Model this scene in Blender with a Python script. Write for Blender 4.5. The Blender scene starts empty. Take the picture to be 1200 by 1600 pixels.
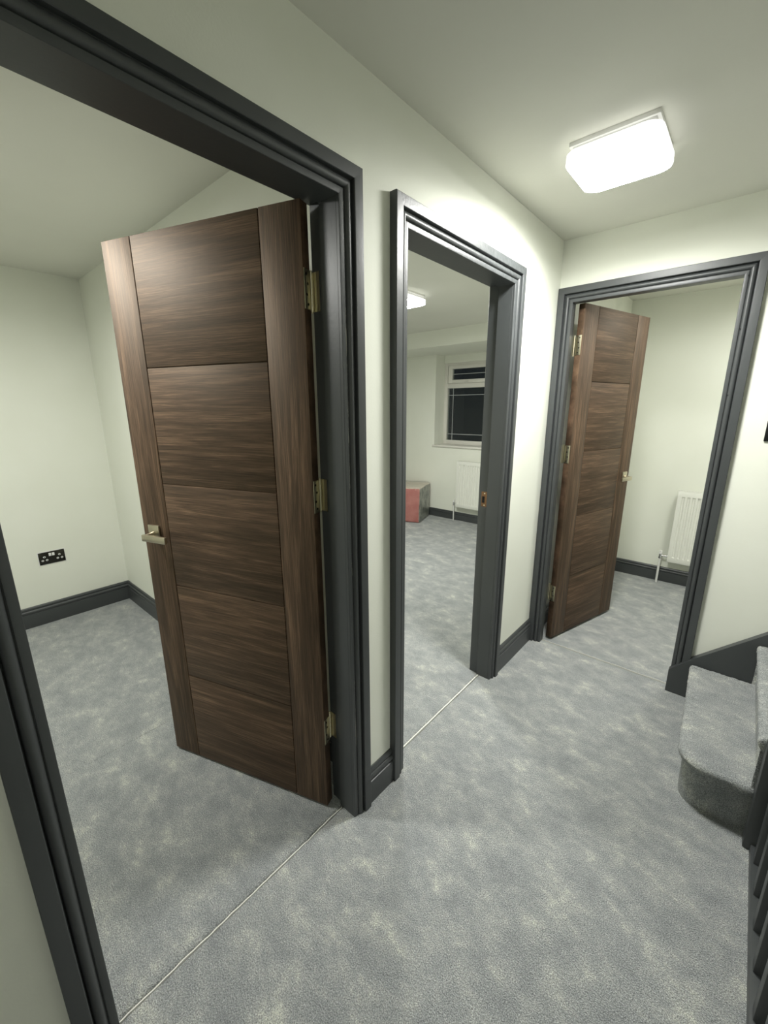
import bpy, bmesh, math, random
from mathutils import Vector, Matrix, noise
random.seed(4)
sc = bpy.context.scene
COL = sc.collection
PI = math.pi

# ------------------------------------------------------------------ camera
cd = bpy.data.cameras.new('camera'); cam = bpy.data.objects.new('camera', cd); COL.objects.link(cam)
cd.sensor_fit = 'VERTICAL'; cd.sensor_height = 24.0; cd.lens = 24.0 * 644.5 / 1600.0
cd.clip_start = 0.01; cd.clip_end = 100
YAW, PITCH, ROLL = 0.7178, -0.2457, -0.0038
fwd = Vector((-math.sin(YAW) * math.cos(PITCH), math.cos(YAW) * math.cos(PITCH), math.sin(PITCH)))
right0 = Vector((math.cos(YAW), math.sin(YAW), 0)); up0 = right0.cross(fwd)
rgt = right0 * math.cos(ROLL) + up0 * math.sin(ROLL); upv = up0 * math.cos(ROLL) - right0 * math.sin(ROLL)
cam.matrix_world = Matrix(((rgt.x, upv.x, -fwd.x, 0.8825), (rgt.y, upv.y, -fwd.y, -0.8297),
                           (rgt.z, upv.z, -fwd.z, 1.4584), (0, 0, 0, 1)))
sc.camera = cam

# ------------------------------------------------------------------ world and exposure
w = bpy.data.worlds.new('night'); sc.world = w; w.use_nodes = True
w.node_tree.nodes['Background'].inputs[0].default_value = (0.02, 0.028, 0.045, 1)
w.node_tree.nodes['Background'].inputs[1].default_value = 0.25
sc.view_settings.view_transform = 'Standard'; sc.view_settings.look = 'None'
sc.view_settings.exposure = 0.14; sc.view_settings.gamma = 1.0
sc.view_settings.use_curve_mapping = False
LAMP_HALL, LAMP_LEFT, LAMP_MID, LAMP_END, LAMP_REAR = 20.0, 15.0, 25.0, 7.0, 3.0   # watts thrown down by each ceiling lamp
SPREAD = math.radians(168)
RIM = 1.15
FACE = {'hall': 55.0, 'left': 54.0, 'mid': 70.0, 'end': 27.0, 'rear': 14.0}      # glow of the opal face and of its rim

# ------------------------------------------------------------------ materials
def lin(c):
    return tuple(((v / 255) / 12.92 if v / 255 <= .04045 else ((v / 255 + .055) / 1.055) ** 2.4) for v in c) + (1,)

def mat(name, col, rough=.5, metal=0., spec=.5):
    m = bpy.data.materials.new(name); m.use_nodes = True
    b = m.node_tree.nodes['Principled BSDF']
    b.inputs['Base Color'].default_value = lin(col); b.inputs['Roughness'].default_value = rough
    b.inputs['Metallic'].default_value = metal; b.inputs['Specular IOR Level'].default_value = spec
    return m

def nd(m, t, **kw):
    n = m.node_tree.nodes.new(t)
    for k, v in kw.items():
        if k in n.inputs: n.inputs[k].default_value = v
        else: setattr(n, k, v)
    return n

def lk(m, a, ao, b, bi): m.node_tree.links.new(a.outputs[ao], b.inputs[bi])

def ramp(m, stops):
    r = nd(m, 'ShaderNodeValToRGB'); e = r.color_ramp.elements
    e[0].position, e[0].color = stops[0][0], lin(stops[0][1])
    e[1].position, e[1].color = stops[-1][0], lin(stops[-1][1])
    for p, c in stops[1:-1]:
        x = e.new(p); x.color = lin(c)
    return r

def paint(name, c1, c2, rough, bump, bscale, spec=.5, nscale=3.0):
    m = mat(name, c1, rough, spec=spec); b = m.node_tree.nodes['Principled BSDF']
    g = nd(m, 'ShaderNodeNewGeometry')
    n = nd(m, 'ShaderNodeTexNoise', Scale=nscale, Detail=4.0); lk(m, g, 'Position', n, 'Vector')
    r = ramp(m, [(.35, c1), (.7, c2)]); lk(m, n, 'Fac', r, 'Fac'); lk(m, r, 'Color', b, 'Base Color')
    n2 = nd(m, 'ShaderNodeTexNoise', Scale=bscale, Detail=3.0); lk(m, g, 'Position', n2, 'Vector')
    bp = nd(m, 'ShaderNodeBump', Strength=bump, Distance=.002); lk(m, n2, 'Fac', bp, 'Height'); lk(m, bp, 'Normal', b, 'Normal')
    return m

M = {}
M['wall'] = paint('wall_paint', (232, 234, 222), (235, 237, 226), .75, .12, 160, spec=.3)
M['ceiling'] = paint('ceiling_paint', (222, 222, 212), (226, 226, 216), .85, .5, 6, spec=.2, nscale=2)
M['trim'] = paint('anthracite_gloss_paint', (62, 65, 66), (67, 70, 71), .42, .15, 90, spec=.6)
M['trim_glare'] = paint('anthracite_paint_glare', (64, 67, 68), (80, 83, 84), .42, .35, 120, spec=.6, nscale=60)  # pale flecks paint in the glare on the middle door head, over roller texture
def worn():
    m = paint('anthracite_paint_chipped_bead', (62, 65, 66), (67, 70, 71), .42, .15, 90, spec=.6); nt = m.node_tree
    b = nt.nodes['Principled BSDF']; src = b.inputs['Base Color'].links[0].from_socket
    g = nd(m, 'ShaderNodeNewGeometry'); sp_ = nd(m, 'ShaderNodeSeparateXYZ'); lk(m, g, 'Position', sp_, 'Vector')
    a1 = nd(m, 'ShaderNodeMath', operation='COMPARE'); a1.inputs[1].default_value = .0142; a1.inputs[2].default_value = .0022; lk(m, sp_, 'Y', a1, 0)
    mp = nd(m, 'ShaderNodeMapping'); mp.inputs['Scale'].default_value = (60, 60, 9); lk(m, g, 'Position', mp, 'Vector')
    n = nd(m, 'ShaderNodeTexNoise', Scale=1.0, Detail=6.0, Roughness=.8); lk(m, mp, 'Vector', n, 'Vector')
    a2 = nd(m, 'ShaderNodeMath', operation='GREATER_THAN'); a2.inputs[1].default_value = .56; lk(m, n, 'Fac', a2, 0)
    a3 = nd(m, 'ShaderNodeMath', operation='MULTIPLY'); lk(m, a1, 0, a3, 0); lk(m, a2, 0, a3, 1)
    mx = nd(m, 'ShaderNodeMix', data_type='RGBA'); nt.links.new(a3.outputs[0], mx.inputs[0]); nt.links.new(src, mx.inputs[6]); mx.inputs[7].default_value = lin((150, 148, 140))
    nt.links.new(mx.outputs[2], b.inputs['Base Color']); return m
M['trim_chip'] = worn()
M['sheet'] = mat('white_enamel', (232, 233, 224), .3)
M['upvc'] = mat('white_upvc', (222, 220, 212), .35)
M['pipe'] = mat('white_plastic_pipe', (225, 226, 222), .35)
M['strip'] = mat('white_tack_strip', (222, 222, 214), .55)
M['brass'] = mat('polished_brass', (222, 215, 188), .32, 1.0)
M['nickel'] = mat('satin_nickel', (200, 192, 172), .3, 1.0)
M['chrome'] = mat('chrome', (225, 225, 225), .15, 1.0)
M['screw'] = mat('dark_screw_slot', (60, 55, 45), .5, .8)
M['copper'] = mat('old_strike_metal', (128, 98, 74), .4, 1.0)
M['socket'] = mat('black_nickel_plate', (62, 61, 56), .22, .85)
M['black'] = mat('black_plastic', (14, 14, 15), .35)
M['white_plastic'] = mat('white_plastic', (235, 235, 232), .35)
M['lead'] = mat('lead_strip', (175, 178, 178), .45)
M['sub'] = mat('dark_subfloor', (26, 25, 24), .9)
M['slot'] = mat('dark_slot', (90, 92, 88), .8)
M['recess'] = mat('hole_dark', (8, 8, 8), .8)

def carpet():
    m = mat('grey_twist_carpet', (130, 134, 138), .95, spec=.1); b = m.node_tree.nodes['Principled BSDF']
    b.inputs['Sheen Weight'].default_value = .25; b.inputs['Sheen Roughness'].default_value = .6
    g = nd(m, 'ShaderNodeNewGeometry')
    mp = nd(m, 'ShaderNodeMapping'); mp.inputs['Rotation'].default_value = (0, 0, .5); mp.inputs['Scale'].default_value = (1, 1.35, 1)
    lk(m, g, 'Position', mp, 'Vector')
    big = nd(m, 'ShaderNodeTexNoise', Scale=7.5, Detail=12.0, Roughness=.74, Distortion=.1); lk(m, mp, 'Vector', big, 'Vector')
    r1 = ramp(m, [(.34, (116, 119, 121)), (.47, (130, 133, 134)), (.56, (143, 145, 144)), (.68, (174, 175, 167))])
    lk(m, big, 'Fac', r1, 'Fac')
    fine = nd(m, 'ShaderNodeTexNoise', Scale=300.0, Detail=5.0, Roughness=.8); lk(m, g, 'Position', fine, 'Vector')
    r2 = ramp(m, [(.38, (92, 94, 95)), (.5, (184, 185, 185)), (.62, (255, 255, 255))]); lk(m, fine, 'Fac', r2, 'Fac')
    mx = nd(m, 'ShaderNodeMix', data_type='RGBA', blend_type='MULTIPLY'); mx.inputs[0].default_value = .88
    m.node_tree.links.new(r1.outputs['Color'], mx.inputs[6]); m.node_tree.links.new(r2.outputs['Color'], mx.inputs[7])
    gain = nd(m, 'ShaderNodeMix', data_type='RGBA', blend_type='MULTIPLY'); gain.inputs[0].default_value = 1.0
    m.node_tree.links.new(mx.outputs[2], gain.inputs[6]); gain.inputs[7].default_value = (2.95, 2.95, 2.90, 1)
    m.node_tree.links.new(gain.outputs[2], b.inputs['Base Color'])
    vor = nd(m, 'ShaderNodeTexVoronoi', Scale=360.0); lk(m, g, 'Position', vor, 'Vector')
    add = nd(m, 'ShaderNodeMath', operation='ADD'); lk(m, vor, 'Distance', add, 0); lk(m, fine, 'Fac', add, 1)
    b1 = nd(m, 'ShaderNodeBump', Strength=.8, Distance=.006); lk(m, add, 0, b1, 'Height')
    b2 = nd(m, 'ShaderNodeBump', Strength=.5, Distance=.02); lk(m, big, 'Fac', b2, 'Height'); lk(m, b2, 'Normal', b1, 'Normal')
    lk(m, b1, 'Normal', b, 'Normal')
    return m
M['carpet'] = carpet()

def wood(name, horizontal):
    m = mat(name, (92, 72, 58), .60, spec=.85); b = m.node_tree.nodes['Principled BSDF']
    b.inputs['Specular Tint'].default_value = (1.0, .78, .56, 1)
    tc = nd(m, 'ShaderNodeTexCoord'); mp = nd(m, 'ShaderNodeMapping')
    mp.inputs['Scale'].default_value = (1.3, 2, 26) if horizontal else (26, 2, 1.3)
    lk(m, tc, 'Object', mp, 'Vector')
    n1 = nd(m, 'ShaderNodeTexNoise', Scale=1.6, Detail=6.0, Roughness=.62, Distortion=.6); lk(m, mp, 'Vector', n1, 'Vector')
    mp2 = nd(m, 'ShaderNodeMapping')
    mp2.inputs['Scale'].default_value = (6, 6, 330) if horizontal else (330, 6, 6)
    lk(m, tc, 'Object', mp2, 'Vector')
    n2 = nd(m, 'ShaderNodeTexNoise', Scale=1.0, Detail=4.0, Roughness=.7); lk(m, mp2, 'Vector', n2, 'Vector')
    r = ramp(m, [(.30, (48, 34, 24)), (.48, (78, 59, 46)), (.68, (122, 97, 77))]); lk(m, n1, 'Fac', r, 'Fac')
    r2 = ramp(m, [(.38, (96, 88, 82)), (.60, (255, 255, 255))]); lk(m, n2, 'Fac', r2, 'Fac')
    mx = nd(m, 'ShaderNodeMix', data_type='RGBA', blend_type='MULTIPLY'); mx.inputs[0].default_value = .85
    m.node_tree.links.new(r.outputs['Color'], mx.inputs[6]); m.node_tree.links.new(r2.outputs['Color'], mx.inputs[7])
    m.node_tree.links.new(mx.outputs[2], b.inputs['Base Color'])
    bp = nd(m, 'ShaderNodeBump', Strength=.25, Distance=.001); lk(m, n2, 'Fac', bp, 'Height'); lk(m, bp, 'Normal', b, 'Normal')
    return m
M['wood_h'] = wood('walnut_grain_across', True)
M['wood_v'] = wood('walnut_grain_upright', False)

def emis(name, col, s):
    m = bpy.data.materials.new(name); m.use_nodes = True; b = m.node_tree.nodes['Principled BSDF']
    b.inputs['Base Color'].default_value = (.8, .8, .8, 1)
    b.inputs['Emission Color'].default_value = col; b.inputs['Emission Strength'].default_value = s
    return m
LC = (1.0, 1.0, .955, 1)
for k_, v_ in FACE.items(): M['opal_' + k_] = emis('lit_opal_' + k_, LC, v_)
M['opal_side'] = emis('lit_opal_rim', LC, RIM)

def glass(name, tint, rough, fac):
    m = bpy.data.materials.new(name); m.use_nodes = True; nt = m.node_tree
    nt.nodes.clear(); o = nt.nodes.new('ShaderNodeOutputMaterial'); mx = nt.nodes.new('ShaderNodeMixShader')
    t = nt.nodes.new('ShaderNodeBsdfTransparent'); g = nt.nodes.new('ShaderNodeBsdfGlossy'); lw = nt.nodes.new('ShaderNodeLayerWeight'); lw.inputs['Blend'].default_value = .5
    pw = nt.nodes.new('ShaderNodeMath'); pw.operation = 'POWER'; pw.inputs[1].default_value = 4.0; nt.links.new(lw.outputs['Facing'], pw.inputs[0])
    f = nt.nodes.new('ShaderNodeMath'); f.operation = 'MULTIPLY_ADD'; f.inputs[1].default_value = .7; f.inputs[2].default_value = fac; nt.links.new(pw.outputs[0], f.inputs[0])
    t.inputs[0].default_value = tint; g.inputs['Roughness'].default_value = rough
    nt.links.new(f.outputs[0], mx.inputs[0]); nt.links.new(t.outputs[0], mx.inputs[1]); nt.links.new(g.outputs[0], mx.inputs[2])
    nt.links.new(mx.outputs[0], o.inputs[0]); return m
M['glass'] = glass('window_glass', (.8, .83, .82, 1), .01, .05)
M['film'] = glass('clear_plastic_film', (.985, .985, .98, 1), .1, .10)
_f = M['film']; _n = nd(_f, 'ShaderNodeTexNoise', Scale=22.0, Detail=3.0, Distortion=1.5); _b = nd(_f, 'ShaderNodeBump', Strength=1.0, Distance=.02)
_g = nd(_f, 'ShaderNodeNewGeometry'); lk(_f, _g, 'Position', _n, 'Vector'); lk(_f, _n, 'Fac', _b, 'Height')
for _x in _f.node_tree.nodes:
    if _x.type in ('BSDF_GLOSSY', 'LAYER_WEIGHT'): _f.node_tree.links.new(_b.outputs['Normal'], _x.inputs['Normal'])

# ------------------------------------------------------------------ mesh helpers
def finish(bm, ang=32):
    bmesh.ops.remove_doubles(bm, verts=bm.verts, dist=1e-6)
    bmesh.ops.recalc_face_normals(bm, faces=bm.faces)
    for f in bm.faces: f.smooth = True
    for e in bm.edges:
        if len(e.link_faces) == 2:
            try: e.smooth = e.calc_face_angle() < math.radians(ang)
            except ValueError: e.smooth = False
        else: e.smooth = False

def obj(name, bm, m, parent=None, loc=(0, 0, 0), recalc=True, ang=32):
    if recalc: finish(bm, ang)
    me = bpy.data.meshes.new(name); bm.to_mesh(me); bm.free()
    me.materials.append(m)
    o = bpy.data.objects.new(name, me); COL.objects.link(o); o.location = loc
    if parent: o.parent = parent
    return o

def tag(o, label, cat, group=None, kind=None):
    o['label'] = label; o['category'] = cat
    if group: o['group'] = group
    if kind: o['kind'] = kind
    return o

def thing(name, label, cat, loc=(0, 0, 0), rz=0, group=None, kind=None):
    o = bpy.data.objects.new(name, None); COL.objects.link(o); o.location = loc; o.rotation_euler = (0, 0, rz)
    o.empty_display_size = .05
    return tag(o, label, cat, group, kind)

def box(bm, x0, x1, y0, y1, z0, z1, bev=0., seg=2):
    r = bmesh.ops.create_cube(bm, size=1.0)
    for v in r['verts']:
        v.co = Vector(((x0 + x1) / 2 + v.co.x * (x1 - x0), (y0 + y1) / 2 + v.co.y * (y1 - y0), (z0 + z1) / 2 + v.co.z * (z1 - z0)))
    if bev:
        es = list({e for v in r['verts'] for e in v.link_edges})
        bmesh.ops.bevel(bm, geom=es, offset=bev, segments=seg, profile=.5, affect='EDGES')

def bx(*a, **k):
    bm = bmesh.new(); box(bm, *a, **k); return bm

def cyl(bm, p0, p1, r0, r1=None, seg=20):
    p0, p1 = Vector(p0), Vector(p1); r1 = r0 if r1 is None else r1
    d = (p1 - p0); q = d.to_track_quat('Z', 'Y')
    r = bmesh.ops.create_cone(bm, cap_ends=True, segments=seg, radius1=r0, radius2=r1, depth=d.length)
    for v in r['verts']: v.co = q @ v.co + (p0 + p1) / 2

def prism(bm, pts, ax, a0, a1):
    """extrude a 2D outline along axis ax (0,1,2); pts in the other two axes in order"""
    def mk(p, a):
        c = list(p); c.insert(ax, a); return bm.verts.new(c)
    A = [mk(p, a0) for p in pts]; B = [mk(p, a1) for p in pts]; n = len(pts)
    bm.faces.new(A); bm.faces.new(B[::-1])
    for i in range(n): bm.faces.new((A[i], B[i], B[(i + 1) % n], A[(i + 1) % n]))

def walls(name, boxes, m, label, cat='wall', parent=None):
    bm = bmesh.new()
    for b in boxes: box(bm, *b)
    return tag(obj(name, bm, m), label, cat, kind='structure')

# ------------------------------------------------------------------ dimensions
H = 2.30; YF = 1.615; D = .119; D1 = .0676; AW = .074; LT = .032
YN = -.755; H1 = 1.9835; Y2A, Y2B, H2 = .2856, 1.0475, 1.9855
X3A, X3B, H3 = .0769, .763, 1.9946; D3 = .080; D31 = .042
X1, Y1 = 2.652, .129; YW = 3.864; YR = 3.266; XR = 1.70
YB = -2.6; X2 = -4.3; XE = 1.103; XWR = 2.15; ZL = -2.5

# ------------------------------------------------------------------ walls and ceiling
walls('wall_left', [(-D, 0, YB, YN - LT, 0, H), (-D, 0, YN - LT, LT, H1 + LT, H), (-D, 0, LT, Y2A - LT, 0, H),
                    (-D, 0, Y2A - LT, Y2B + LT, H2 + LT, H), (-D, 0, Y2B + LT, YR + .1, 0, H)], M['wall'],
      'off-white hallway wall on the left, pierced by two dark-framed doorways')
walls('wall_far', [(0, X3A - LT, YF, YF + D3, 0, H), (X3A - LT, X3B + LT, YF, YF + D3, H3 + LT, H), (X3B + LT, XWR, YF, YF + D3, ZL, H)], M['wall'],
      'off-white end wall of the hallway around the far doorway, stairs at its foot')
walls('wall_right', [(XWR, XWR + .1, YB, YF + D3, ZL, H)], M['wall'], 'off-white wall on the far side of the stairwell')
walls('wall_near', [(-D, XWR + .1, YB - .1, YB, ZL, H)], M['wall'], 'off-white hallway wall behind the camera')
walls('wall_bedroom_back', [(-X1 - .1, -X1, YB, Y1, 0, H)], M['wall'], 'off-white back wall of the left room, double socket on it')
walls('wall_bedroom_side', [(-X1 - .1, -D, Y1, Y1 + .09, 0, H)], M['wall'], 'off-white side wall of the left room behind the open door')
walls('wall_bedroom_near', [(-X1 - .1, -D, YB - .1, YB, 0, H)], M['wall'], 'off-white near wall of the left room, out of the frame')
WX0, WX1, WZ0, WZ1 = -2.312, -.93, .955, 2.128
walls('wall_window', [(X2, WX0, YW, YW + .3, 0, H), (WX1, -D, YW, YW + .3, 0, H), (WX0, WX1, YW, YW + .3, 0, WZ0),
                      (WX0, WX1, YW, YW + .3, WZ1, H), (WX0, WX1, 4.06, YW + .3, 2.036, WZ1)], M['wall'],
      'off-white window wall of the middle room with radiator and skirting')
tag(obj('ceiling', bx(X2, -D, 3.26, YW, 2.128, H + .001), M['wall']), 'off-white boxed-in beam along the top of the window wall', 'ceiling', kind='structure')
walls('wall_middle_room_left', [(X2 - .1, X2, Y1 + .09, YW + .3, 0, H)], M['wall'], 'off-white left wall of the middle room, out of sight')
walls('wall_middle_room_near', [(X2, -X1 - .1, Y1, Y1 + .09, 0, H)], M['wall'], 'off-white near wall of the middle room, out of sight')
walls('wall_middle_room_right', [(-D, -.041, YR + .1, YW + .3, 0, H)], M['wall'], 'off-white right wall of the middle room, out of sight')
walls('wall_end_room_back', [(0, XR + .1, YR, YR + .1, 0, H)], M['wall'], 'off-white back wall of the end room, radiator at its foot')
walls('wall_end_room_right', [(XR, XR + .1, YF + D3, YR, 0, H)], M['wall'], 'off-white right wall of the end room, out of sight')
walls('ceiling', [(X2 - .1, XWR + .1, YB - .1, YW + .3, H, H + .08)], M['ceiling'], 'off-white plastered ceiling over the hallway and rooms', 'ceiling')

# ------------------------------------------------------------------ floors
def roll(n0, n1, e0, e1):
    """positions across a carpet: rolled-down edges where flagged"""
    P = []
    if e0: P += [(n0, -.009, 1), (n0 + .0015, -.004, 1), (n0 + .004, -.0012, 1), (n0 + .010, 0, 0)]
    else: P += [(n0, 0, 0)]
    if e1: P += [(n1 - .010, 0, 0), (n1 - .004, -.0012, 1), (n1 - .0015, -.004, 1), (n1, -.009, 1)]
    else: P += [(n1, 0, 0)]
    return P

def carpet_rect(bm, x0, x1, y0, y1, ex=(0, 0), ey=(0, 0), step=.012, wob=.0016, drop=1.0):
    if any(ey):
        P = roll(y0, y1, *ey); n = max(1, int((x1 - x0) / step)) ; Q = [x0 + (x1 - x0) * i / n for i in range(n + 1)]
        rows = [[bm.verts.new((q, p + (noise.noise(Vector((q * 45, p, 3))) * wob + noise.noise(Vector((q * 9, 1, 2))) * wob) * f, z)) for q in Q] for p, z, f in P]
    elif any(ex):
        P = roll(x0, x1, *ex); n = max(1, int((y1 - y0) / step)); Q = [y0 + (y1 - y0) * i / n for i in range(n + 1)]
        rows = [[bm.verts.new((p + (noise.noise(Vector((q * 45, p, 7))) * wob + noise.noise(Vector((q * 9, 5, 2))) * wob) * f, q, z * drop)) for q in Q] for p, z, f in P]
    else:
        rows = [[bm.verts.new((x, y, 0)) for x in (x0, x1)] for y in (y0, y1)]
    for a, b in zip(rows, rows[1:]):
        for i in range(len(a) - 1): bm.faces.new((a[i], a[i + 1], b[i + 1], b[i]))

def upnormals(bm):
    bmesh.ops.remove_doubles(bm, verts=bm.verts, dist=1e-6)
    for f in bm.faces:
        f.normal_update()
        if f.normal.z < 0: f.normal_flip()
        f.smooth = True

TX0, TX1 = -.0625, -.0545
bm = bmesh.new()
carpet_rect(bm, 0, XE, YB, YF)
carpet_rect(bm, TX1, 0, YN - .003, .003, ex=(1, 0))
carpet_rect(bm, TX1, 0, Y2A - .003, Y2B + .003, ex=(1, 0))
carpet_rect(bm, X3A - .003, X3B + .003, YF, 1.6455, ey=(0, 1))
upnormals(bm)
tag(obj('floor', bm, M['carpet'], recalc=False), 'mottled grey hallway carpet', 'floor', kind='structure')
bm = bmesh.new()
carpet_rect(bm, -X1, -1.0110, YB, Y1, ex=(0, 1), wob=.0008, drop=.30); carpet_rect(bm, -1.0114, -D, YB, Y1, ex=(1, 0), wob=.0008, drop=.30)
carpet_rect(bm, -D, TX0, YN - .015, .015, ex=(0, 1)); upnormals(bm)
tag(obj('floor', bm, M['carpet'], recalc=False), 'mottled grey carpet of the left room, seam across it', 'floor', kind='structure')
bm = bmesh.new()
carpet_rect(bm, X2, -D, Y1 + .09, YW); carpet_rect(bm, -D, TX0, Y2A - .015, Y2B + .015, ex=(0, 1)); upnormals(bm)
tag(obj('floor', bm, M['carpet'], recalc=False), 'mottled grey carpet of the middle room under the pink box', 'floor', kind='structure')
bm = bmesh.new()
carpet_rect(bm, 0, XR, YF + D3, YR); carpet_rect(bm, X3A - .015, X3B + .015, 1.6515, YF + D3, ey=(1, 0)); upnormals(bm)
tag(obj('floor', bm, M['carpet'], recalc=False), 'mottled grey carpet of the end room beyond the far door', 'floor', kind='structure')
bm = bmesh.new()
box(bm, X2, XE, YB, YW, -.3, -.010); box(bm, XE, XWR, YF, YW, -.3, -.010)
box(bm, XE, XWR, YB, YF, ZL - .1, ZL)
tag(obj('floor', bm, M['sub']), 'dark subfloor beneath the carpets and at the foot of the stairwell', 'floor', kind='structure')

# threshold strips between the carpets
def strip(x0, x1, y0, y1, along, label, lift=.0, amp=.0022):
    bm = bmesh.new(); n = 60
    A = []
    for i in range(n + 1):
        t = i / n
        if along == 'y': c = [(x0, y0 + (y1 - y0) * t), (x1, y0 + (y1 - y0) * t)]
        else: c = [(x0 + (x1 - x0) * t, y1), (x0 + (x1 - x0) * t, y0)]
        dz = (noise.noise(Vector((t * 7, y0 * 3, 1))) + .6 * noise.noise(Vector((t * 31, y0, 4)))) * amp
        A.append([bm.verts.new((c[0][0], c[0][1], -.012)), bm.verts.new((c[0][0], c[0][1], lift - .0035 + dz)),
                  bm.verts.new((c[1][0], c[1][1], lift - .0015 + dz)), bm.verts.new((c[1][0], c[1][1], -.012))])
    for a, b in zip(A, A[1:]):
        for i in range(3): bm.faces.new((a[i], b[i], b[i + 1], a[i + 1]))
    bm.faces.new(A[0]); bm.faces.new(A[-1][::-1])
    tag(obj('threshold_strip', bm, M['strip']), label, 'threshold strip', group='carpet threshold strips')
strip(-.0605, -.0560, YN, 0, 'y', 'white strip where two carpets meet in the nearest, left doorway', -.0002, .0050)
strip(-.0620, -.0555, Y2A, Y2B, 'y', 'thin white strip between the carpets in the middle doorway', .0042)
strip(X3A, X3B, 1.6462, 1.6520, 'x', 'thin white strip between the carpets in the far doorway', .0060)

# ------------------------------------------------------------------ door frames
def prof():
    P = [(0, 0), (0, .0095), (.001, .0105), (.0125, .0125), (.0150, .0120), (.0155, .0085), (.0175, .0080)]
    for i in range(9):
        a = PI * (i / 8.); P.append((.0285 - .0105 * math.cos(a), .0095 + .0105 * math.sin(a)))
    P += [(.0405, .0115), (.0415, .0125), (.0420, .0245), (.0432, .0262), (.0455, .0266), (AW - .002, .0266), (AW - .0004, .0252), (AW, .0235), (AW, 0)]
    return P
PR = prof()

def architrave(parent, a0, a1, h, place, m0, m1, mh):
    """place(u, z, n) -> world; u along wall, n out of the wall"""
    for side, m in ((0, m0), (1, m1)):
        bm = bmesh.new(); L = []
        for s, n in PR:
            u = a0 - s if side == 0 else a1 + s
            L.append([bm.verts.new(place(u, z, n)) for z in [0] + [h * k / 10 for k in range(1, 10)] + [h + s]])
        for a, b in zip(L, L[1:] + L[:1]):
            for i in range(10): bm.faces.new((a[i], a[i + 1], b[i + 1], b[i]))
        bm.faces.new([l[0] for l in L]); bm.faces.new([l[-1] for l in L][::-1])
        obj('architrave_leg', bm, m, parent)
    bm = bmesh.new(); L = [[bm.verts.new(place(u, h + s, n)) for u in (a0 - s, a1 + s)] for s, n in PR]
    for a, b in zip(L, L[1:] + L[:1]): bm.faces.new((a[0], a[1], b[1], b[0]))
    bm.faces.new([l[0] for l in L]); bm.faces.new([l[-1] for l in L][::-1])
    obj('architrave_head', bm, mh, parent)

def lining(parent, a0, a1, h, place, d1, d2):
    r = .012
    for side in (0, 1):
        s = -1 if side == 0 else 1; a = a0 if side == 0 else a1
        P = [(a, .0), (a, -d1), (a + s * r, -d1), (a + s * r, -d2), (a + s * LT, -d2), (a + s * LT, 0)]
        bm = bmesh.new(); A = [bm.verts.new(place(u, 0, n)) for u, n in P]; B = [bm.verts.new(place(u, h + LT - .001, n)) for u, n in P]
        bm.faces.new(A); bm.faces.new(B[::-1])
        for i in range(6): bm.faces.new((A[i], B[i], B[(i + 1) % 6], A[(i + 1) % 6]))
        bmesh.ops.bevel(bm, geom=[e for e in bm.edges if abs(e.verts[0].co.z - e.verts[1].co.z) > 1], offset=.0012, segments=1, affect='EDGES')
        obj('jamb', bm, M['trim'], parent)
    P = [(h, 0), (h, -d1), (h + r, -d1), (h + r, -d2), (h + LT, -d2), (h + LT, 0)]
    bm = bmesh.new(); A = [bm.verts.new(place(a0 - LT, z, n)) for z, n in P]; B = [bm.verts.new(place(a1 + LT, z, n)) for z, n in P]
    bm.faces.new(A); bm.faces.new(B[::-1])
    for i in range(6): bm.faces.new((A[i], B[i], B[(i + 1) % 6], A[(i + 1) % 6]))
    obj('head_jamb', bm, M['trim'], parent)

PL = lambda u, z, n: (n, u, z)
PF = lambda u, z, n: (u, YF - n, z)
f1 = thing('trim_1', 'dark grey moulded frame of the nearest, left doorway', 'door frame', kind='structure')
architrave(f1, YN, 0, H1, PL, M['trim'], M['trim_chip'], M['trim']); lining(f1, YN, 0, H1, PL, D1, D)
f2 = thing('trim_2', 'dark grey moulded frame of the middle doorway', 'door frame', kind='structure')
architrave(f2, Y2A, Y2B, H2, PL, M['trim'], M['trim'], M['trim_glare']); lining(f2, Y2A, Y2B, H2, PL, D1, D)
f3 = thing('trim_3', 'dark grey moulded frame of the far doorway beside the stairs', 'door frame', kind='structure')
architrave(f3, X3A, X3B, H3, PF, M['trim'], M['trim'], M['trim']); lining(f3, X3A, X3B, H3, PF, D31, D3)
bm = bmesh.new()
for u, z in ((.777, 1.989), (.782, 1.782), (.783, 1.511)): cyl(bm, (u, YF - .0215, z), (u, YF - .0150, z), .0022, seg=10)
obj('nail_hole', bm, M['recess'], f3)
# strike plate of the middle door
bm = bx(-.103, -.068, Y2B + .0105, Y2B + .0125, .968, 1.046, bev=.0008); sp = obj('strike_plate', bm, M['copper'], f2)
sp['label'] = 'brassy latch strike plate'
bm = bx(-.098, -.084, Y2B + .0095, Y2B + .0108, .988, 1.022); obj('latch_hole', bm, M['recess'], sp)
bm = bmesh.new()
for z in (.976, 1.037): cyl(bm, (-.085, Y2B + .0095, z), (-.085, Y2B + .011, z), .0035)
obj('screw', bm, M['brass'], sp)

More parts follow.
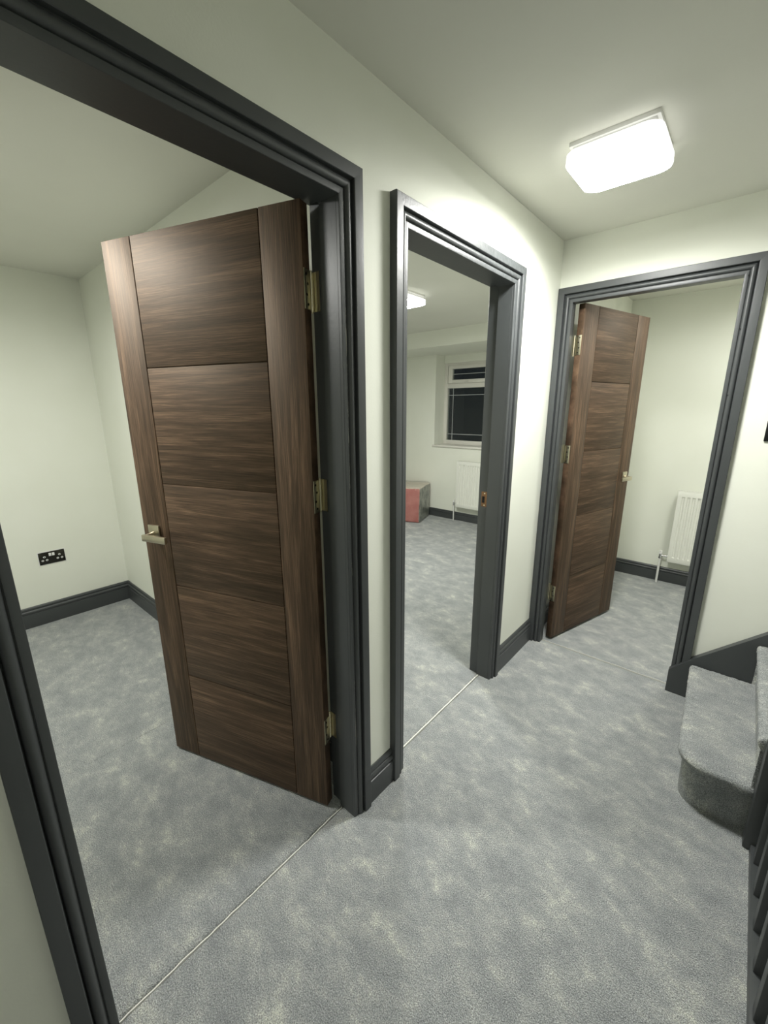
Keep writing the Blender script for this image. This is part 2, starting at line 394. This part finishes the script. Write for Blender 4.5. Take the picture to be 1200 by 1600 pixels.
# ------------------------------------------------------------------ skirting boards
SK = [(0, 0), (.018, 0), (.018, .62), (.0170, .655), (.0120, .668), (.0120, .685), (.0150, .71), (.0162, .75), (.0150, .79), (.0118, .825), (.0085, .84), (.0085, .86), (.0105, .885), (.0105, .925), (.0075, .975), (.0045, 1.0), (0, 1.0)]
def skirting(name, p0, p1, n, h, label, e=(0, 0)):
    """p0->p1 along the wall, n = direction out of the wall"""
    p0, p1, n = Vector(p0), Vector(p1), Vector(n); d = (p1 - p0).normalized()
    bm = bmesh.new()
    A = [bm.verts.new((*(p0 + n * s + d * s * e[0]), z * h)) for s, z in SK]
    B = [bm.verts.new((*(p1 + n * s - d * s * e[1]), z * h)) for s, z in SK]
    bm.faces.new(A); bm.faces.new(B[::-1]); k = len(SK)
    for i in range(k): bm.faces.new((A[i], B[i], B[(i + 1) % k], A[(i + 1) % k]))
    return tag(obj(name, bm, M['trim'], ang=25), label, 'skirting board', kind='structure')
skirting('baseboard_left', (0, AW), (0, Y2A - AW), (1, 0), .147, 'short dark grey skirting between the left and middle doorways')
skirting('baseboard_left', (0, Y2B + AW), (0, YF - .001), (1, 0), .147, 'short dark grey skirting between the middle doorway and the corner')
skirting('baseboard_left', (0, YB), (0, YN - AW), (1, 0), .147, 'dark grey skirting left of the nearest doorway')
skirting('baseboard_back', (-X1, YB), (-X1, Y1), (1, 0), .145, 'dark grey skirting under the socket in the left room', (0, 1))
skirting('baseboard_side', (-X1, Y1), (-D, Y1), (0, -1), .145, 'dark grey skirting behind the open door of the left room', (1, 0))
skirting('baseboard_window', (X2, YW), (-D, YW), (0, -1), .110, 'dark grey skirting under the window of the middle room')
skirting('baseboard_end', (0, YR), (XR, YR), (0, -1), .125, 'dark grey skirting along the back wall of the end room')
skirting('baseboard_end_left', (0, YF + D3), (0, YR), (1, 0), .125, 'dark grey skirting behind the far door', (0, 1))

# ------------------------------------------------------------------ doors
LH = 1.981; TH = .035
def make_door(name, label, ox, oy, oz, dirv, sg, W, g0, g1, hz, pin, jamb_pts):
    rz = math.atan2(dirv[1], dirv[0])
    t = thing(name, label, 'door', (ox, oy, oz), rz, kind='structure')
    inv = Matrix.Rotation(-rz, 4, 'Z') @ Matrix.Translation((-ox, -oy, -oz))
    yb, yf = (-TH, 0) if sg > 0 else (0, TH)
    obj('stile', bx(0, g0 - .0015, yb, yf, 0, LH, bev=.0012), M['wood_v'], t)
    obj('stile', bx(g1 + .0015, W, yb, yf, 0, LH, bev=.0012), M['wood_v'], t)
    bm = bmesh.new(); box(bm, g0 - .0015, g1 + .0015, yb + .004, yf - .004, .003, LH - .003)
    for k in range(5):
        box(bm, g0 + .0015, g1 - .0015, yb, yf, .0 + LH / 5 * k + (.0015 if k else 0), LH / 5 * (k + 1) - (.0015 if k < 4 else 0), bev=.0018)
    p = obj('centre_panel', bm, M['wood_h'], t); p['label'] = 'five walnut panels with sideways grain'
    # lever handles on both faces
    for f in (1, -1):
        s = sg * f; y0 = 0 if f > 0 else -sg * TH
        Y = lambda d: y0 + s * d
        def bb(x0, x1, d0, d1, z0, z1, bev): return bx(x0, x1, min(Y(d0), Y(d1)), max(Y(d0), Y(d1)), z0, z1, bev=bev)
        c = W - .060; zc = 1.0
        h = obj('door_handle', bb(c - .027, c + .027, 0, .009, zc - .027, zc + .027, .0025), M['nickel'], t)
        h['label'] = 'satin lever handle on a square rose'
        bm = bmesh.new(); cyl(bm, (c, Y(.008), zc - .006), (c, Y(.045), zc - .010), .0095, .0105); obj('neck', bm, M['nickel'], h)
        obj('lever', bb(c - .100, c + .016, .036, .049, zc - .026, zc - .001, .0022), M['nickel'], h)
    # latch plate on the free edge
    lp = obj('latch_plate', bx(W - .0005, W + .0012, -sg * TH / 2 - .012, -sg * TH / 2 + .012, .96, 1.02, bev=.0004), M['nickel'], t)
    # hinges
    for z in hz:
        e0, e1 = sorted((-sg * .0335, -sg * .002))
        h = obj('hinge', bx(-.0022, .0003, e0, e1, z - .051, z + .051, bev=.0006), M['brass'], t); h['label'] = 'polished metal butt hinge'
        pl = inv @ Vector((pin[0], pin[1], 0))
        bm = bmesh.new()
        for k in range(5):
            za = z - .051 + k * .0204; cyl(bm, (pl.x, pl.y, za + .0006), (pl.x, pl.y, za + .0198), .0052)
        cyl(bm, (pl.x, pl.y, z - .055), (pl.x, pl.y, z + .055), .0035); obj('knuckle', bm, M['brass'], h)
        (ax, ay), (bx_, by_) = jamb_pts
        a, b = inv @ Vector((ax, ay, 0)), inv @ Vector((bx_, by_, 0)); d = (b - a).normalized(); nn = Vector((-d.y, d.x, 0)) * .001
        bm = bmesh.new(); prism(bm, [(a + nn)[:2], (b + nn)[:2], (b - nn)[:2], (a - nn)[:2]], 2, z - .051, z + .051)
        obj('jamb_leaf', bm, M['brass'], h)
        bm = bmesh.new()
        for k, dz in enumerate((-.038, -.014, .014, .038)):
            yy = -sg * (.012 if k % 2 else .018)
            cyl(bm, (-.0032, yy, z + dz), (-.002, yy, z + dz), .0036, seg=12)
        obj('screw', bm, M['screw'], h)
    return t
al = 1.2377
make_door('door_1', 'large open walnut door with horizontal panels, nearest, swung into the left room', -.0941, -.0401, .009,
          (-math.sin(al), -math.cos(al)), 1, .762, .1350, .6315, (1.769, 1.184, .323), (-.1140, .0035), ((-.116, .0105), (-.088, .0105)))
al3 = 1.2984
make_door('door_3', 'open walnut door with horizontal panels at the end of the hallway', .1206, 1.6735, .0173,
          (math.cos(al3), math.sin(al3)), -1, .6966, .1380, .5580, (1.772, 1.179, .305), (.0760, 1.6965), ((.0665, 1.693), (.0665, 1.664)))

# ------------------------------------------------------------------ ceiling lamps
def rrect(cx, cy, hx, hy, r, n=8):
    P = []
    for qx, qy, a0 in ((1, 1, 0), (-1, 1, 90), (-1, -1, 180), (1, -1, 270)):
        for i in range(n + 1):
            a = math.radians(a0 + 90 * i / n); P.append((cx + qx * (hx - r) + r * math.cos(a), cy + qy * (hy - r) + r * math.sin(a)))
    return P

def loft(bm, layers, cap0=True, cap1=True):
    L = [[bm.verts.new((x, y, z)) for x, y in P] for P, z in layers]; n = len(L[0])
    for a, b in zip(L, L[1:]):
        for i in range(n): bm.faces.new((a[i], a[(i + 1) % n], b[(i + 1) % n], b[i]))
    if cap0: bm.faces.new(L[0][::-1])
    if cap1: bm.faces.new(L[-1])

def make_lamp(label, x, y, watts, which, s=.1395):
    side, opal = M['opal_side'], M['opal_' + which]
    t = thing('ceiling_lamp', label, 'ceiling lamp', (x, y, H), 0, group='square opal ceiling lamps')
    obj('base_plate', bx(-.128, .128, -.117, .117, -.013, 0, bev=.0015), M['white_plastic'], t)
    obj('gear_tray', bx(-.118, .118, -.108, .108, -.031, -.0125, bev=.001), M['white_plastic'], t)
    R = lambda d, r: rrect(0, 0, s - d, s - d, r)
    bm = bmesh.new()
    loft(bm, [(R(.010, .040), -.030), (R(.003, .045), -.0315), (R(.001, .045), -.034), (R(.001, .045), -.044), (R(.003, .045), -.0455), (R(.012, .040), -.0465), (R(.012, .040), -.050)])
    obj('housing', bm, side, t)
    bm = bmesh.new()
    loft(bm, [(R(.006, .045), -.0495), (R(.001, .047), -.0505), (R(0, .047), -.0525), (R(0, .047), -.0595), (R(.003, .046), -.0635)], cap1=False)
    obj('diffuser_rim', bm, side, t)
    bm = bmesh.new()
    loft(bm, [(R(.003, .046), -.0635), (R(.008, .044), -.0665), (R(.020, .036), -.068)], cap0=False)
    obj('diffuser', bm, opal, t)
    ld = bpy.data.lights.new('lamp_light', 'AREA'); ld.shape = 'SQUARE'; ld.size = .24; ld.energy = watts; ld.spread = SPREAD; ld.color = LC[:3]
    lo = bpy.data.objects.new('lamp_light', ld); COL.objects.link(lo); lo.parent = t; lo.location = (0, 0, -.0700)
make_lamp('lit square ceiling lamp over the hallway, largest in view', .416, .898, LAMP_HALL, 'hall')
make_lamp('lit square ceiling lamp seen through the middle doorway', -1.285, 1.880, LAMP_MID, 'mid')
make_lamp('lit square ceiling lamp of the left room, outside the picture', -1.15, -0.82, LAMP_LEFT, 'left')
make_lamp('lit square ceiling lamp of the end room, outside the picture', .95, 2.42, LAMP_END, 'end')
make_lamp('lit square ceiling lamp of the hallway behind the camera', 1.66, -1.75, LAMP_REAR, 'rear')

# ------------------------------------------------------------------ radiators
def make_radiator(label, x0, x1, yf, yb, z0, z1, pitch, yw, px, vz):
    t = thing('radiator', label, 'radiator', (x0, yw, 0))
    O = Vector((x0, yw, 0))
    def put(n, bm, m, par=t):
        bmesh.ops.translate(bm, verts=bm.verts, vec=-O); return obj(n, bm, m, par)
    # front panel with pressed flutes
    bm = bmesh.new(); n = int((x1 - x0 - .03) / pitch); xs = x0 + ((x1 - x0) - n * pitch) / 2
    zt, zb = z1 - .045, z0 + .045
    pts = [(x0, 0)]
    for k in range(n):
        a = xs + k * pitch
        pts += [(a + pitch * .12, 0), (a + pitch * .22, .0), (a + pitch * .32, .009), (a + pitch * .68, .009), (a + pitch * .78, .0)]
    pts.append((x1, 0))
    rows = [(z0, 0), (z0 + .012, 0), (zb - .003, 0), (zb + .003, 1), (zt - .003, 1), (zt + .002, 0), (z1 - .012, 0), (z1, 0)]
    L = [[bm.verts.new((x, yf + d * f * (1 if d else 1) + (.004 if j in (0, 7) else 0), z)) for x, d in pts] for j, (z, f) in enumerate(rows)]
    for a, b in zip(L, L[1:]):
        for i in range(len(a) - 1): bm.faces.new((a[i], a[i + 1], b[i + 1], b[i]))
    # closing skin behind
    bmesh.ops.recalc_face_normals(bm, faces=bm.faces)
    put('front_panel', bm, M['sheet'])
    put('back_panel', bx(x0 + .004, x1 - .004, yb - .008, yb, z0 + .006, z1 - .006, bev=.003), M['sheet'])
    bm = bmesh.new()
    for k in range(int((x1 - x0) / .022) - 1):
        a = x0 + .018 + k * .022; box(bm, a, a + .0015, yf + .010, yb - .010, z0 + .03, z1 - .02)
    put('convector_fins', bm, M['sheet'])
    for a in (x0, x1 - .002): put('side_panel', bx(a - .001, a + .003, yf + .003, yb, z0 + .004, z1 + .001, bev=.001), M['sheet'])
    bm = bmesh.new()
    box(bm, x0, x1, yf + .002, yf + .006, z1 - .002, z1 + .004, bev=.001); box(bm, x0, x1, yb - .006, yb, z1 - .002, z1 + .004, bev=.001)
    k = x0 + .01
    while k < x1 - .012: box(bm, k, k + .003, yf + .004, yb - .004, z1 - .001, z1 + .002); k += .016
    put('top_grille', bm, M['sheet'])
    for a in (x0 + .12, x1 - .12): put('wall_bracket', bx(a, a + .03, yb, yw - .001, z0 + .1, z1 - .1), M['sheet'])
    # valve and pipe
    py = (yf + yb) / 2
    bm = bmesh.new(); cyl(bm, (px, py, vz - .014), (px, py, vz + .014), .011); cyl(bm, (px, py, vz), (x0 + .004, py, vz), .0075); cyl(bm, (px, py, vz - .026), (px, py, vz - .014), .0125, seg=6)
    v = put('valve', bm, M['chrome']); v['label'] = 'chrome radiator valve'
    bm = bmesh.new(); cyl(bm, (px, py, vz + .014), (px, py, vz + .040), .0125, .0105); put('valve_cap', bm, M['white_plastic'], v)
    bm = bmesh.new(); cyl(bm, (px, py, 0), (px, py, vz - .026), .0085); put('pipe', bm, M['pipe'])
    return t
make_radiator('white panel radiator under the window of the middle room', -1.897, -.92, 3.784, 3.842, .195, .796, .0333, YW, -1.937, .235)
make_radiator('white panel radiator on the back wall of the end room', .528, 1.33, 3.166, 3.228, .206, .808, .0345, YR, .475, .245)

# ------------------------------------------------------------------ window of the middle room
wn = thing('window_1', 'white framed night window with leaded bars and top fanlight in the middle room', 'window', (WX0, 4.08, WZ0), kind='structure')
def wput(n, bm, m, par=wn):
    bmesh.ops.translate(bm, verts=bm.verts, vec=-Vector((WX0, 4.08, WZ0))); return obj(n, bm, m, par)
FX = [(-2.312, -2.264), (-1.650, -1.592), (-.978, -.93)]
bm = bmesh.new(); y0, y1 = 4.08, 4.14
for a, b in FX: box(bm, a, b, y0, y1, .985, 2.036, bev=.002)
for (a, b), (c, d) in zip(FX, FX[1:]):
    for z0, z1 in ((.985, 1.036), (1.717, 1.776), (1.995, 2.036)): box(bm, b - .0005, c + .0005, y0 + .0004, y1, z0, z1, bev=.002)
wput('window_frame', bm, M['upvc'])
for xa, xb in ((-2.264, -1.650), (-1.592, -.978)):
    g = wput('window_pane', bx(xa - .005, xb + .005, 4.108, 4.112, 1.03, 1.72), M['glass'])
    bm = bmesh.new()
    for z in (1.118, 1.628): box(bm, xa, xb, 4.1045, 4.1078, z - .0035, z + .0035)
    for x in (xa + .077, xb - .077): box(bm, x - .0035, x + .0035, 4.104, 4.1075, 1.036, 1.717)
    wput('leaded_bars', bm, M['lead'], g)
    bm = bmesh.new(); s0, s1 = xa + .012, xb - .004; yo = 4.068
    box(bm, s0, s0 + .062, yo, yo + .05, 1.778, 2.0, bev=.004); box(bm, s1 - .062, s1, yo, yo + .05, 1.778, 2.0, bev=.004)
    box(bm, s0 + .0615, s1 - .0615, yo + .0004, yo + .05, 1.778, 1.822, bev=.002); box(bm, s0 + .0615, s1 - .0615, yo + .0004, yo + .05, 1.958, 2.0, bev=.002)
    f = wput('fanlight', bm, M['upvc'])
    wput('fanlight_pane', bx(s0 + .05, s1 - .05, 4.092, 4.096, 1.81, 1.965), M['glass'], f)
    bm = bmesh.new(); box(bm, s0 + .06, s1 - .06, 4.0885, 4.0918, 1.889, 1.896)
    wput('leaded_bars', bm, M['lead'], f)
    bm = bmesh.new(); xm = (s0 + s1) / 2; box(bm, xm - .012, xm + .012, 4.058, 4.069, 1.785, 1.812, bev=.003); box(bm, xm - .055, xm + .008, 4.048, 4.059, 1.792, 1.804, bev=.003)
    wput('window_handle', bm, M['upvc'], f)
bm = bx(-2.335, -.905, 3.846, 4.10, .957, .985, bev=.006, seg=3); wput('window_sill', bm, M['upvc'])

# ------------------------------------------------------------------ wrapped box
bt = thing('wrapped_box', 'pinkish red box wrapped in shiny clear plastic on the carpet', 'box', (-2.190, 3.390, 0), math.radians(18.8))
def cushion(bm, x0, x1, y0, y1, z0, z1, cuts, amp, r, seed):
    g = bmesh.new(); box(g, x0, x1, y0, y1, z0, z1, bev=r, seg=3)
    bmesh.ops.subdivide_edges(g, edges=g.edges, cuts=cuts, use_grid_fill=True)
    bmesh.ops.triangulate(g, faces=[f for f in g.faces if len(f.verts) > 4])
    g.normal_update()
    for v in g.verts:
        p = v.co; n = v.normal
        d = noise.noise(Vector((p.x * 9 + seed, p.y * 9, p.z * 3))) + .5 * noise.noise(Vector((p.x * 26, p.y * 24 + seed, p.z * 9)))
        if p.z > .02: v.co = p + n * d * amp
    me = bpy.data.meshes.new('t'); g.to_mesh(me); g.free(); bm.from_mesh(me); bpy.data.meshes.remove(me)
pink = paint('pink_red_card', (180, 106, 100), (198, 130, 122), .5, .3, 20, nscale=9)
darkc = paint('grey_green_side', (104, 110, 104), (176, 176, 166), .5, .3, 20, nscale=14)
bm = bmesh.new(); cushion(bm, -.47, -.004, .0, .49, .003, .455, 5, .003, .012, 1); finish(bm)
o = obj('carton', bm, pink, bt, recalc=False); o.data.materials.append(darkc)
cream = paint('cream_top', (216, 204, 188), (230, 222, 208), .5, .2, 20); o.data.materials.append(cream)
for f in o.data.polygons:
    if f.normal.x > .7: f.material_index = 1
    elif f.normal.z > .7: f.material_index = 2
bm = bmesh.new(); cushion(bm, -.482, .010, -.012, .50, .001, .475, 22, .0095, .03, 5)
fl = obj('plastic_wrap', bm, M['film'], bt, ang=80); fl['label'] = 'crinkled clear plastic film'

# ------------------------------------------------------------------ socket and switch
so = thing('double_socket', 'double black nickel power socket on the back wall of the left room', 'socket', (-X1, -.307, .463))
obj('face_plate', bx(0, .006, -.073, .073, -.043, .043, bev=.0022), M['socket'], so)
obj('back_plate', bx(.0, .0015, -.077, .077, -.047, .047, bev=.0005), M['white_plastic'], so)
for dy in (-.009, .009):
    r = obj('rocker_switch', bx(.0055, .0095, dy - .0072, dy + .0072, .012, .033, bev=.001), M['white_plastic'], so); r['label'] = 'small white rocker switch'
for dy in (-.042, .042):
    bm = bmesh.new()
    for cy_, cz_ in ((0, .010), (-.012, -.014), (.012, -.014)):
        r = bmesh.ops.create_cone(bm, cap_ends=True, segments=20, radius1=.0072, radius2=.0062, depth=.0016)
        for v in r['verts']:
            x, y, z = v.co; v.co = Vector((.0068 + z, dy + cy_ + x, cz_ + y * .9))
    p = obj('socket_outlet', bm, M['white_plastic'], so); p['label'] = 'ringed pin openings of one outlet'
    bm = bmesh.new()
    for cy_, cz_, a, b in ((0, .010, .0022, .0040), (-.012, -.014, .0036, .0020), (.012, -.014, .0036, .0020)): box(bm, .0074, .0082, dy + cy_ - a, dy + cy_ + a, cz_ - b, cz_ + b)
    obj('pin_slot', bm, M['black'], p)
sw = thing('light_switch', 'black light switch on the hallway end wall, cut by the right picture edge', 'light switch', (.976, YF, 1.358))
obj('face_plate', bx(-.043, .043, -.008, 0, -.043, .043, bev=.002), M['black'], sw)
obj('rocker', bx(-.009, .009, -.012, -.007, -.014, .014, bev=.0015), M['black'], sw)

# ------------------------------------------------------------------ staircase
st = thing('staircase', 'grey carpeted stairs with a rounded bottom step rising to the right', 'stairs', (1.0, 1.2, 0))
def stput(n, bm, m, **k):
    bmesh.ops.translate(bm, verts=bm.verts, vec=-Vector((1.0, 1.2, 0))); return obj(n, bm, m, st, **k)
def resample(P, d):
    Q = []
    for a, b in zip(P, P[1:]):
        a, b = Vector(a), Vector(b); n = max(1, int((b - a).length / d))
        Q += [a + (b - a) * i / n for i in range(n)]
    Q.append(Vector(P[-1])); return Q
def carpet_step(outline, z0, z1, fuzz, smooth=6):
    """open outline from wall side round the front to the well side; top closed by a fan to its straight back edge"""
    Q = resample(outline, .006)
    for _ in range(smooth): Q = [Q[0]] + [(Q[i - 1] + Q[i] * 2 + Q[i + 1]) / 4 for i in range(1, len(Q) - 1)] + [Q[-1]]
    N = []
    for i in range(len(Q)):
        t = (Q[min(i + 1, len(Q) - 1)] - Q[max(i - 1, 0)]).normalized(); N.append(Vector((t.y, -t.x)))
    # outward = away from centroid
    c = sum(Q, Vector((0, 0))) / len(Q) + Vector((.1, .05))
    if (Q[len(Q) // 3] - c).dot(N[len(Q) // 3]) < 0: N = [-n for n in N]
    bm = bmesh.new(); lay = []
    hr = z1 - z0
    for k in range(22): lay.append((.022, z0 + (hr - .042) * k / 21))
    lay += [(.018, z1 - .040), (.010, z1 - .038), (.003, z1 - .033), (0, z1 - .026), (-.002, z1 - .018), (0, z1 - .009), (.005, z1 - .003), (.014, z1), (.026, z1 + .001), (.045, z1)]
    L = []
    for j, (ins, z) in enumerate(lay):
        row = []
        for i, (q, n) in enumerate(zip(Q, N)):
            f = fuzz if j > 20 else fuzz * .45
            if j == len(lay) - 1: f = 0
            a = noise.noise(Vector((q.x * 130, q.y * 130, z * 150 + j))) ; b_ = noise.noise(Vector((q.x * 60 + 9, q.y * 60, z * 80)))
            m = n if smooth > 1 else Vector((n.x, n.y * .22))
            p = q - m * ins + m * (a + .6 * b_) * f
            row.append(bm.verts.new((p.x, p.y, z + (a * f * .7 if j > 21 else 0))))
        L.append(row)
    for a, b in zip(L, L[1:]):
        for i in range(len(a) - 1): bm.faces.new((a[i], a[i + 1], b[i + 1], b[i]))
    top = L[-1]; be = Vector((outline[-1][0], 0)).x
    bm.faces.new(top)
    bmesh.ops.triangulate(bm, faces=[f for f in bm.faces if len(f.verts) > 4])
    bmesh.ops.recalc_face_normals(bm, faces=bm.faces)
    for f in bm.faces:
        f.smooth = True
    return bm
def arc(cx, cy, r, a0, a1, n=8):
    return [(cx + r * math.cos(math.radians(a0 + (a1 - a0) * i / n)), cy + r * math.sin(math.radians(a0 + (a1 - a0) * i / n))) for i in range(n + 1)]
yS = 1.577
o1 = [(1.26, yS), (.842, yS), (.862, 1.05)] + arc(.958, .932, .094, 180, 262, 8) + [(1.082, .8385), (1.09, .850), (1.26, .850)]
stput('step', carpet_step(o1, 0, .200, .0030), M['carpet'], recalc=False)
for k in range(1, 6):
    xa = 1.066 + (k - 1) * .235
    if xa > XWR - .1: break
    xb = min(xa + .44, XWR - .003)
    stput('step', carpet_step([(xb, yS), (xa, yS), (xa, .8425), (xb, .8425)], .2 * k - .002, .2 * k + .197, .0022, 1), M['carpet'], recalc=False)
# sloping wall string
bm = bmesh.new()
S = [(.757, 0), (.757, .126), (.795, .168), (.847, .226), (1.090, .457), (XWR, .457 + (XWR - 1.09) * .86), (XWR, 0)]
prism(bm, [(min(x, XWR - .003), z) for x, z in S], 1, 1.5785, YF - .0008)
bmesh.ops.bevel(bm, geom=[e for e in bm.edges if e.calc_length() > .06], offset=.003, segments=2, affect='EDGES')
s = stput('wall_string', bm, M['trim']); s['label'] = 'dark grey painted string board'
# lower wall under the well-side of the steps
stput('outer_string', bx(1.16, XWR - .003, .852, .872, -.25, .19), M['trim'])

# ------------------------------------------------------------------ balustrade over the stairwell
ba = thing('balustrade', 'dark grey spindled balustrade along the right carpet edge', 'balustrade', (1.126, .8, 0))
def bput(n, bm, m=M['trim'], par=ba):
    bmesh.ops.translate(bm, verts=bm.verts, vec=-Vector((1.126, .8, 0))); return obj(n, bm, m, par)
bput('base_rail', bx(XE, 1.172, YB, .793, -.26, .028, bev=.003))
bput('newel_post', bx(1.084, 1.132, .793, .8385, .001, 1.02, bev=.003))
npc = bx(1.077, 1.139, .786, .8455, 1.02, 1.045, bev=.006); bput('newel_cap', npc)
bput('handrail', bx(1.103, 1.155, YB, .793, .89, .945, bev=.012, seg=3))
y = .717
first = None
while y > YB + .05:
    if first is None:
        first = bput('spindle', bx(1.110, 1.142, y, y + .032, .026, .892, bev=.0015)); fy = y
    else:
        c = first.copy(); COL.objects.link(c); c.parent = ba; c.location = (0, y - fy, 0)
    y -= .1165
